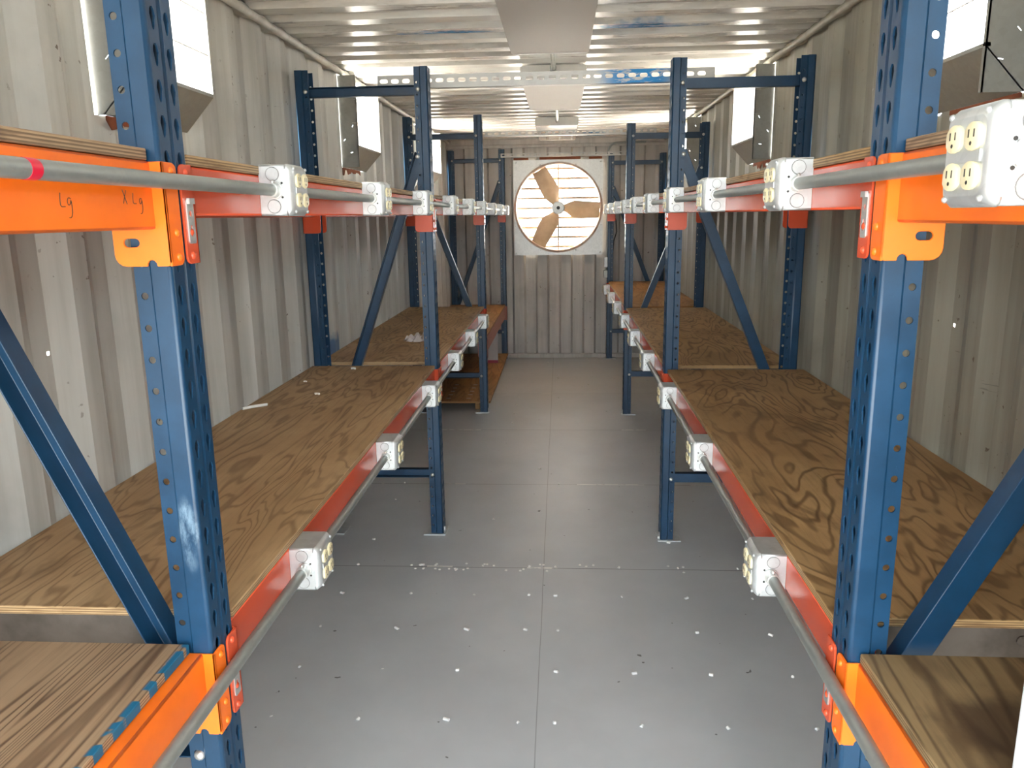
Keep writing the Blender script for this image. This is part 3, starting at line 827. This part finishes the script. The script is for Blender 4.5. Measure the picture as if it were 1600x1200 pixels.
# ------------------------------------------------------------------ fan
cx, cz = FANC
fan = thing('exhaust_fan', 'large three-bladed exhaust fan in a square steel housing on the end wall', 'fan', (cx, YF - .05, cz))
mb = MB()
mb.plate([rrect(-.482, -.505, .482, .505, .012), circ(0, .003, FANR, 56)], 1, -.045, -.040)
rings = [[(r * math.cos(t), y, .003 + r * math.sin(t)) for t in (2 * PI * k / 56 for k in range(56))] for r, y in ((FANR + .006, -.045), (FANR, -.048), (FANR - .006, -.03), (FANR - .006, .06), (FANR + .004, .06), (FANR + .004, -.04))]
mb.loft(rings, caps=False)
for a in range(8):
    t = PI / 8 + a * PI / 4; mb.dome((.5 * math.cos(t), -.045, .5 * math.sin(t) * .98), (0, -1, 0), .008, .006, 8)
for x in (-.455, .455):
    for z in (-.48, .48): mb.dome((x, -.045, z), (0, -1, 0), .009, .006, 8)
mb.box((-.482, -.042, -.505), (-.475, .05, .505)); mb.box((.475, -.042, -.505), (.482, .05, .505)); mb.box((-.482, -.042, .498), (.482, .05, .505)); mb.box((-.482, -.042, -.505), (.482, .05, -.498))
ob('housing', mb.mesh('housing', 'fanplate', smooth=True), fan)
mb = MB(); mb.loft([[(r * math.cos(t), y, .003 + r * math.sin(t)) for t in (2 * PI * k / 56 for k in range(56))] for r, y in ((FANR + .02, -.0456), (FANR - .001, -.0495), (FANR - .0075, -.03), (FANR - .0075, .058))], caps=False)
rr_ = ob('orifice_ring', mb.mesh('orifice_ring', 'rustring', smooth=True), fan); rr_['label'] = 'rust stained rim of the round opening'
mb = MB(); mb.box((-.48, -.043, .507), (-.32, -.03, .53)); mb.box((-.20, -.043, .507), (.24, -.03, .535)); mb.box((.33, -.043, .507), (.47, -.03, .53))
rs = ob('rusty_strip', mb.mesh('rusty_strip', 'rust'), fan); rs['label'] = 'rusty strip above the housing'
mb = MB(); mb.cyl((0, -.02, 0), (0, .09, 0), .070, .072, 28); mb.cyl((0, -.028, 0), (0, -.02, 0), .060, .070, 28); mb.k = 1; mb.cyl((0, -.034, 0), (0, -.028, 0), .019, n=14)
ob('hub', mb.mesh('hub', ['fanplate', 'slot'], smooth=True), fan)
def blade():
    mb = MB(); secs = []
    for r, wa, wb, tw in ((.055, .035, .045, 40), (.10, .060, .070, 34), (.17, .112, .098, 27), (.26, .108, .096, 22), (.36, .094, .092, 18), (.452, .080, .088, 15)):
        ring = []
        m = 9; a = math.radians(tw)
        for sgn in (1, -1):
            for k in range(m):
                f = k / (m - 1) if sgn == 1 else 1 - k / (m - 1)
                c = -wa + (wa + wb) * f; camber = .018 * (1 - (2 * f - 1) ** 2)
                h = camber + sgn * .0015
                ring.append((r, c * math.sin(a) + h * math.cos(a), c * math.cos(a) - h * math.sin(a)))
        secs.append(ring)
    mb.loft(secs)
    return mb.mesh('blade', 'blade', smooth=True)
BL = blade()
for ang in (117, -4, 240): ob('blade', BL, fan, (0, .03, 0), (0, -math.radians(ang), 0))
sh = MB()
sh.box((-.49, .10, -.49), (-.47, .13, .49)); sh.box((.47, .10, -.49), (.49, .13, .49)); sh.box((-.49, .10, -.50), (.49, .13, -.48)); sh.box((-.49, .10, .48), (.49, .13, .50))
shutter = ob('shutter', sh.mesh('shutter', 'fanplate'), fan)
for k in range(9):
    z = -.42 + k * .105
    b_ = MB(); b_.box((-.47, .085, z - .011), (.47, .165, z + .011)); ob('louver_blade', b_.mesh('louver_blade', 'blade'), shutter)
b_ = MB(); b_.box((-.008, .076, -.46), (.008, .086, .46)); ob('link_rod', b_.mesh('link_rod', 'blade'), shutter)

# conduit and switch on the end wall, right of the fan
yq = YF - .085
r_ = thing('wall_conduit', 'thin bent conduit with a small switch box on the end wall right of the fan', 'conduit', (.514, yq, 1.0))
pts = [(0, 0, .10), (0, 0, 1.05)] + [(.09 - .09 * math.cos(t), 0, 1.22 + .11 * math.sin(t)) for t in (PI / 2 * k / 8 for k in range(9))] + [(.40, 0, 1.335)]
mb = MB(); mb.tube(pts, .0105, 12); mb.tube([(-.012, 0, -.08), (-.012, 0, .06)], .0105, 12)
ob('conduit_pipe', mb.mesh('conduit_pipe', 'emt', smooth=True), r_)
mb = MB(); mb.prism(rrect(-.032, .02, .034, .13, .005), 1, -.035, .03); bevel(ob('switch_box', mb.mesh('switch_box', 'fanplate'), r_), .003)
mb = MB(); mb.prism(rrect(-.036, -.095, .032, -.015, .005), 1, -.035, .03); bevel(ob('junction_box', mb.mesh('junction_box', 'emt'), r_), .003)
mb = MB(); mb.tube([(.05, -.01, .62), (.09, -.02, .52), (.10, -.02, .40), (.07, -.01, .30), (.06, 0, .16)], .006, 8)
cb = ob('hanging_cable', mb.mesh('hanging_cable', 'slot', smooth=True), r_); cb['label'] = 'black cable'

# ------------------------------------------------------------------ platform, board, scraps, cabinet
pf = thing('wooden_platform', 'low brown wooden platform on the floor at the far left under the shelf', 'platform', (-.90, 7.47, 0))
mb = MB(); mb.box((-.30, -1.16, .055), (.315, 1.145, .072)); bevel(ob('top_panel', mb.mesh('top_panel', 'orangeply'), pf), .0015, 1)
for x in (-.28, .205):
    mb = MB(); mb.box((x - .018, -1.158, 0), (x + .018, 1.14, .055)); ob('runner', mb.mesh('runner', 'orangeply'), pf)
for cx_ in (-.052, .12):
    for k in range(5):
        mb = MB(); mb.box((cx_ - .018 , -1.06 + k * .135, .072), (cx_ + .018, -1.045 + k * .135, .0735)); ob('pale_strip', mb.mesh('pale_strip', 'zinc'), pf)  # two rows of small pale strips on the platform top
bd = thing('board', 'pale board with red edges standing on the wooden platform behind the third left post', 'board', (-.735, 8.05, .072))
mb = MB(); mb.box((-.045, -.008, 0), (.08, .008, .44)); ob('panel', mb.mesh('panel', 'pinkboard'), bd)
mb = MB(); mb.box((-.060, -.010, 0), (-.045, .010, .44)); mb.box((-.060, -.010, 0), (.08, -.008, .03)); e_ = ob('edging', mb.mesh('edging', 'pinkedge'), bd); e_['label'] = 'dark red edging'

def lump(name, pts, r, mat, lab, cat, group=None):
    mb = MB(); rings = []; rnd = random.Random(len(pts) + int(pts[0][1] * 100))
    mb.tube(pts, r, 7)
    mb.v = [(v[0] + rnd.uniform(-1, 1) * r * .25, v[1] + rnd.uniform(-1, 1) * r * .25, max(v[2], pts[0][2] - r * .99)) for v in mb.v]
    return tag(ob(name, mb.mesh(name, mat, smooth=True)), lab, cat, group)
zl = ZT['L', 'low']
lump('foam_strip', [(-1.205, 2.80, zl + .006), (-1.18, 2.82, zl + .008), (-1.165, 2.84, zl + .007), (-1.135, 2.868, zl + .006)], .006, 'foam', 'long white foam strip lying on the lower left shelf by the wall', 'foam scrap')
for x, y, s_, lab in ((-1.129, 3.31, .006, 'tiny white scrap on lower left shelf, closest to the wall'), (-.998, 3.06, .008, 'small white scrap on lower left shelf, nearest the camera of the crumbs'), (-.989, 3.60, .009, 'small white scrap on lower left shelf just before the second frame')):
    lump('foam_scrap', [(x - s_ * 1.2, y, zl + s_ * .5), (x, y + .004, zl + s_ * .6), (x + s_ * 1.2, y - .002, zl + s_ * .5)], s_ * .55, 'foam', lab, 'foam scrap', 'white scraps on the shelf')
mb = MB(); rnd = random.Random(5); nx, ny = 16, 12; idx = []
for i in range(nx):
    for j in range(ny):
        u, v = i / (nx - 1), j / (ny - 1)
        wv = abs(math.sin(u * 9 + v * 4) * math.cos(v * 7 - u * 3)) * .035 + rnd.random() * .012
        edge = min(1, 5 * min(u, 1 - u, v, 1 - v) + .15)
        idx.append((-.90 + .13 * u + .02 * math.sin(v * 6), 4.42 + (.10 + .12 * u) * (v - .3) + .05 * u, zl + .0015 + wv * edge))
i0 = mb.verts(idx)
for i in range(nx - 1):
    for j in range(ny - 1): mb.face((i0 + i * ny + j, i0 + (i + 1) * ny + j, i0 + (i + 1) * ny + j + 1, i0 + i * ny + j + 1))
tag(ob('plastic_film', mb.mesh('plastic_film', 'wrap', smooth=True)), 'crumpled clear plastic film lying on the left shelf behind the second post', 'plastic wrap')

cab = thing('electrical_cabinet', 'pale grey steel cabinet at the lower right picture edge on the nearest shelf', 'cabinet', (.70, .62, ZT['R', 'low'] + .0006))
mb = MB(); mb.box((-.135, -.25, 0), (.20, .245, .52)); bevel(ob('body', mb.mesh('body', 'cabinet'), cab), .006, 3)
mb = MB(); mb.box((-.15, -.24, .02), (-.1355, .2475, .50)); bevel(ob('door', mb.mesh('door', 'cabinet'), cab), .005, 3)

# ------------------------------------------------------------------ light: sky, sun
w = bpy.data.worlds.new('sky'); SC.world = w; w.use_nodes = True
bg = w.node_tree.nodes['Background']; bg.inputs[0].default_value = (.86, .95, 1., 1); bg.inputs[1].default_value = 3.0
sun = bpy.data.lights.new('sun', 'SUN'); sun.energy = 60.; sun.color = (1, .93, .82); sun.angle = .01
so = bpy.data.objects.new('sun', sun); COL.objects.link(so)
so.rotation_euler = Vector((.05, -math.cos(math.radians(62)), -math.sin(math.radians(62)))).to_track_quat('-Z', 'Y').to_euler()

# ------------------------------------------------------------------ camera
cam = bpy.data.cameras.new('camera'); cam.sensor_width = 36.; cam.lens = 1215. / 1600. * 36.; cam.clip_start = .02
co = bpy.data.objects.new('camera', cam); COL.objects.link(co); SC.camera = co
fwd = Vector((875 - 800, 600 - 336, -1215)).normalized(); dn = Vector((86, -5618, -1215)).normalized()
up = (-dn - fwd * (-dn).dot(fwd)).normalized(); rt = fwd.cross(up)
R3 = Matrix((rt, fwd, up))                        # camera axes -> world axes
co.matrix_world = Matrix.Translation((0, 0, 1.587)) @ R3.to_4x4()

vs = SC.view_settings
vs.view_transform = 'Standard'; vs.look = 'None'; vs.exposure = 1.95; vs.gamma = 1.; vs.use_curve_mapping = False
SC.cycles.use_denoising = True
SC.cycles.max_bounces = 12; SC.cycles.diffuse_bounces = 7; SC.cycles.glossy_bounces = 6
SC.cycles.sample_clamp_indirect = 8.
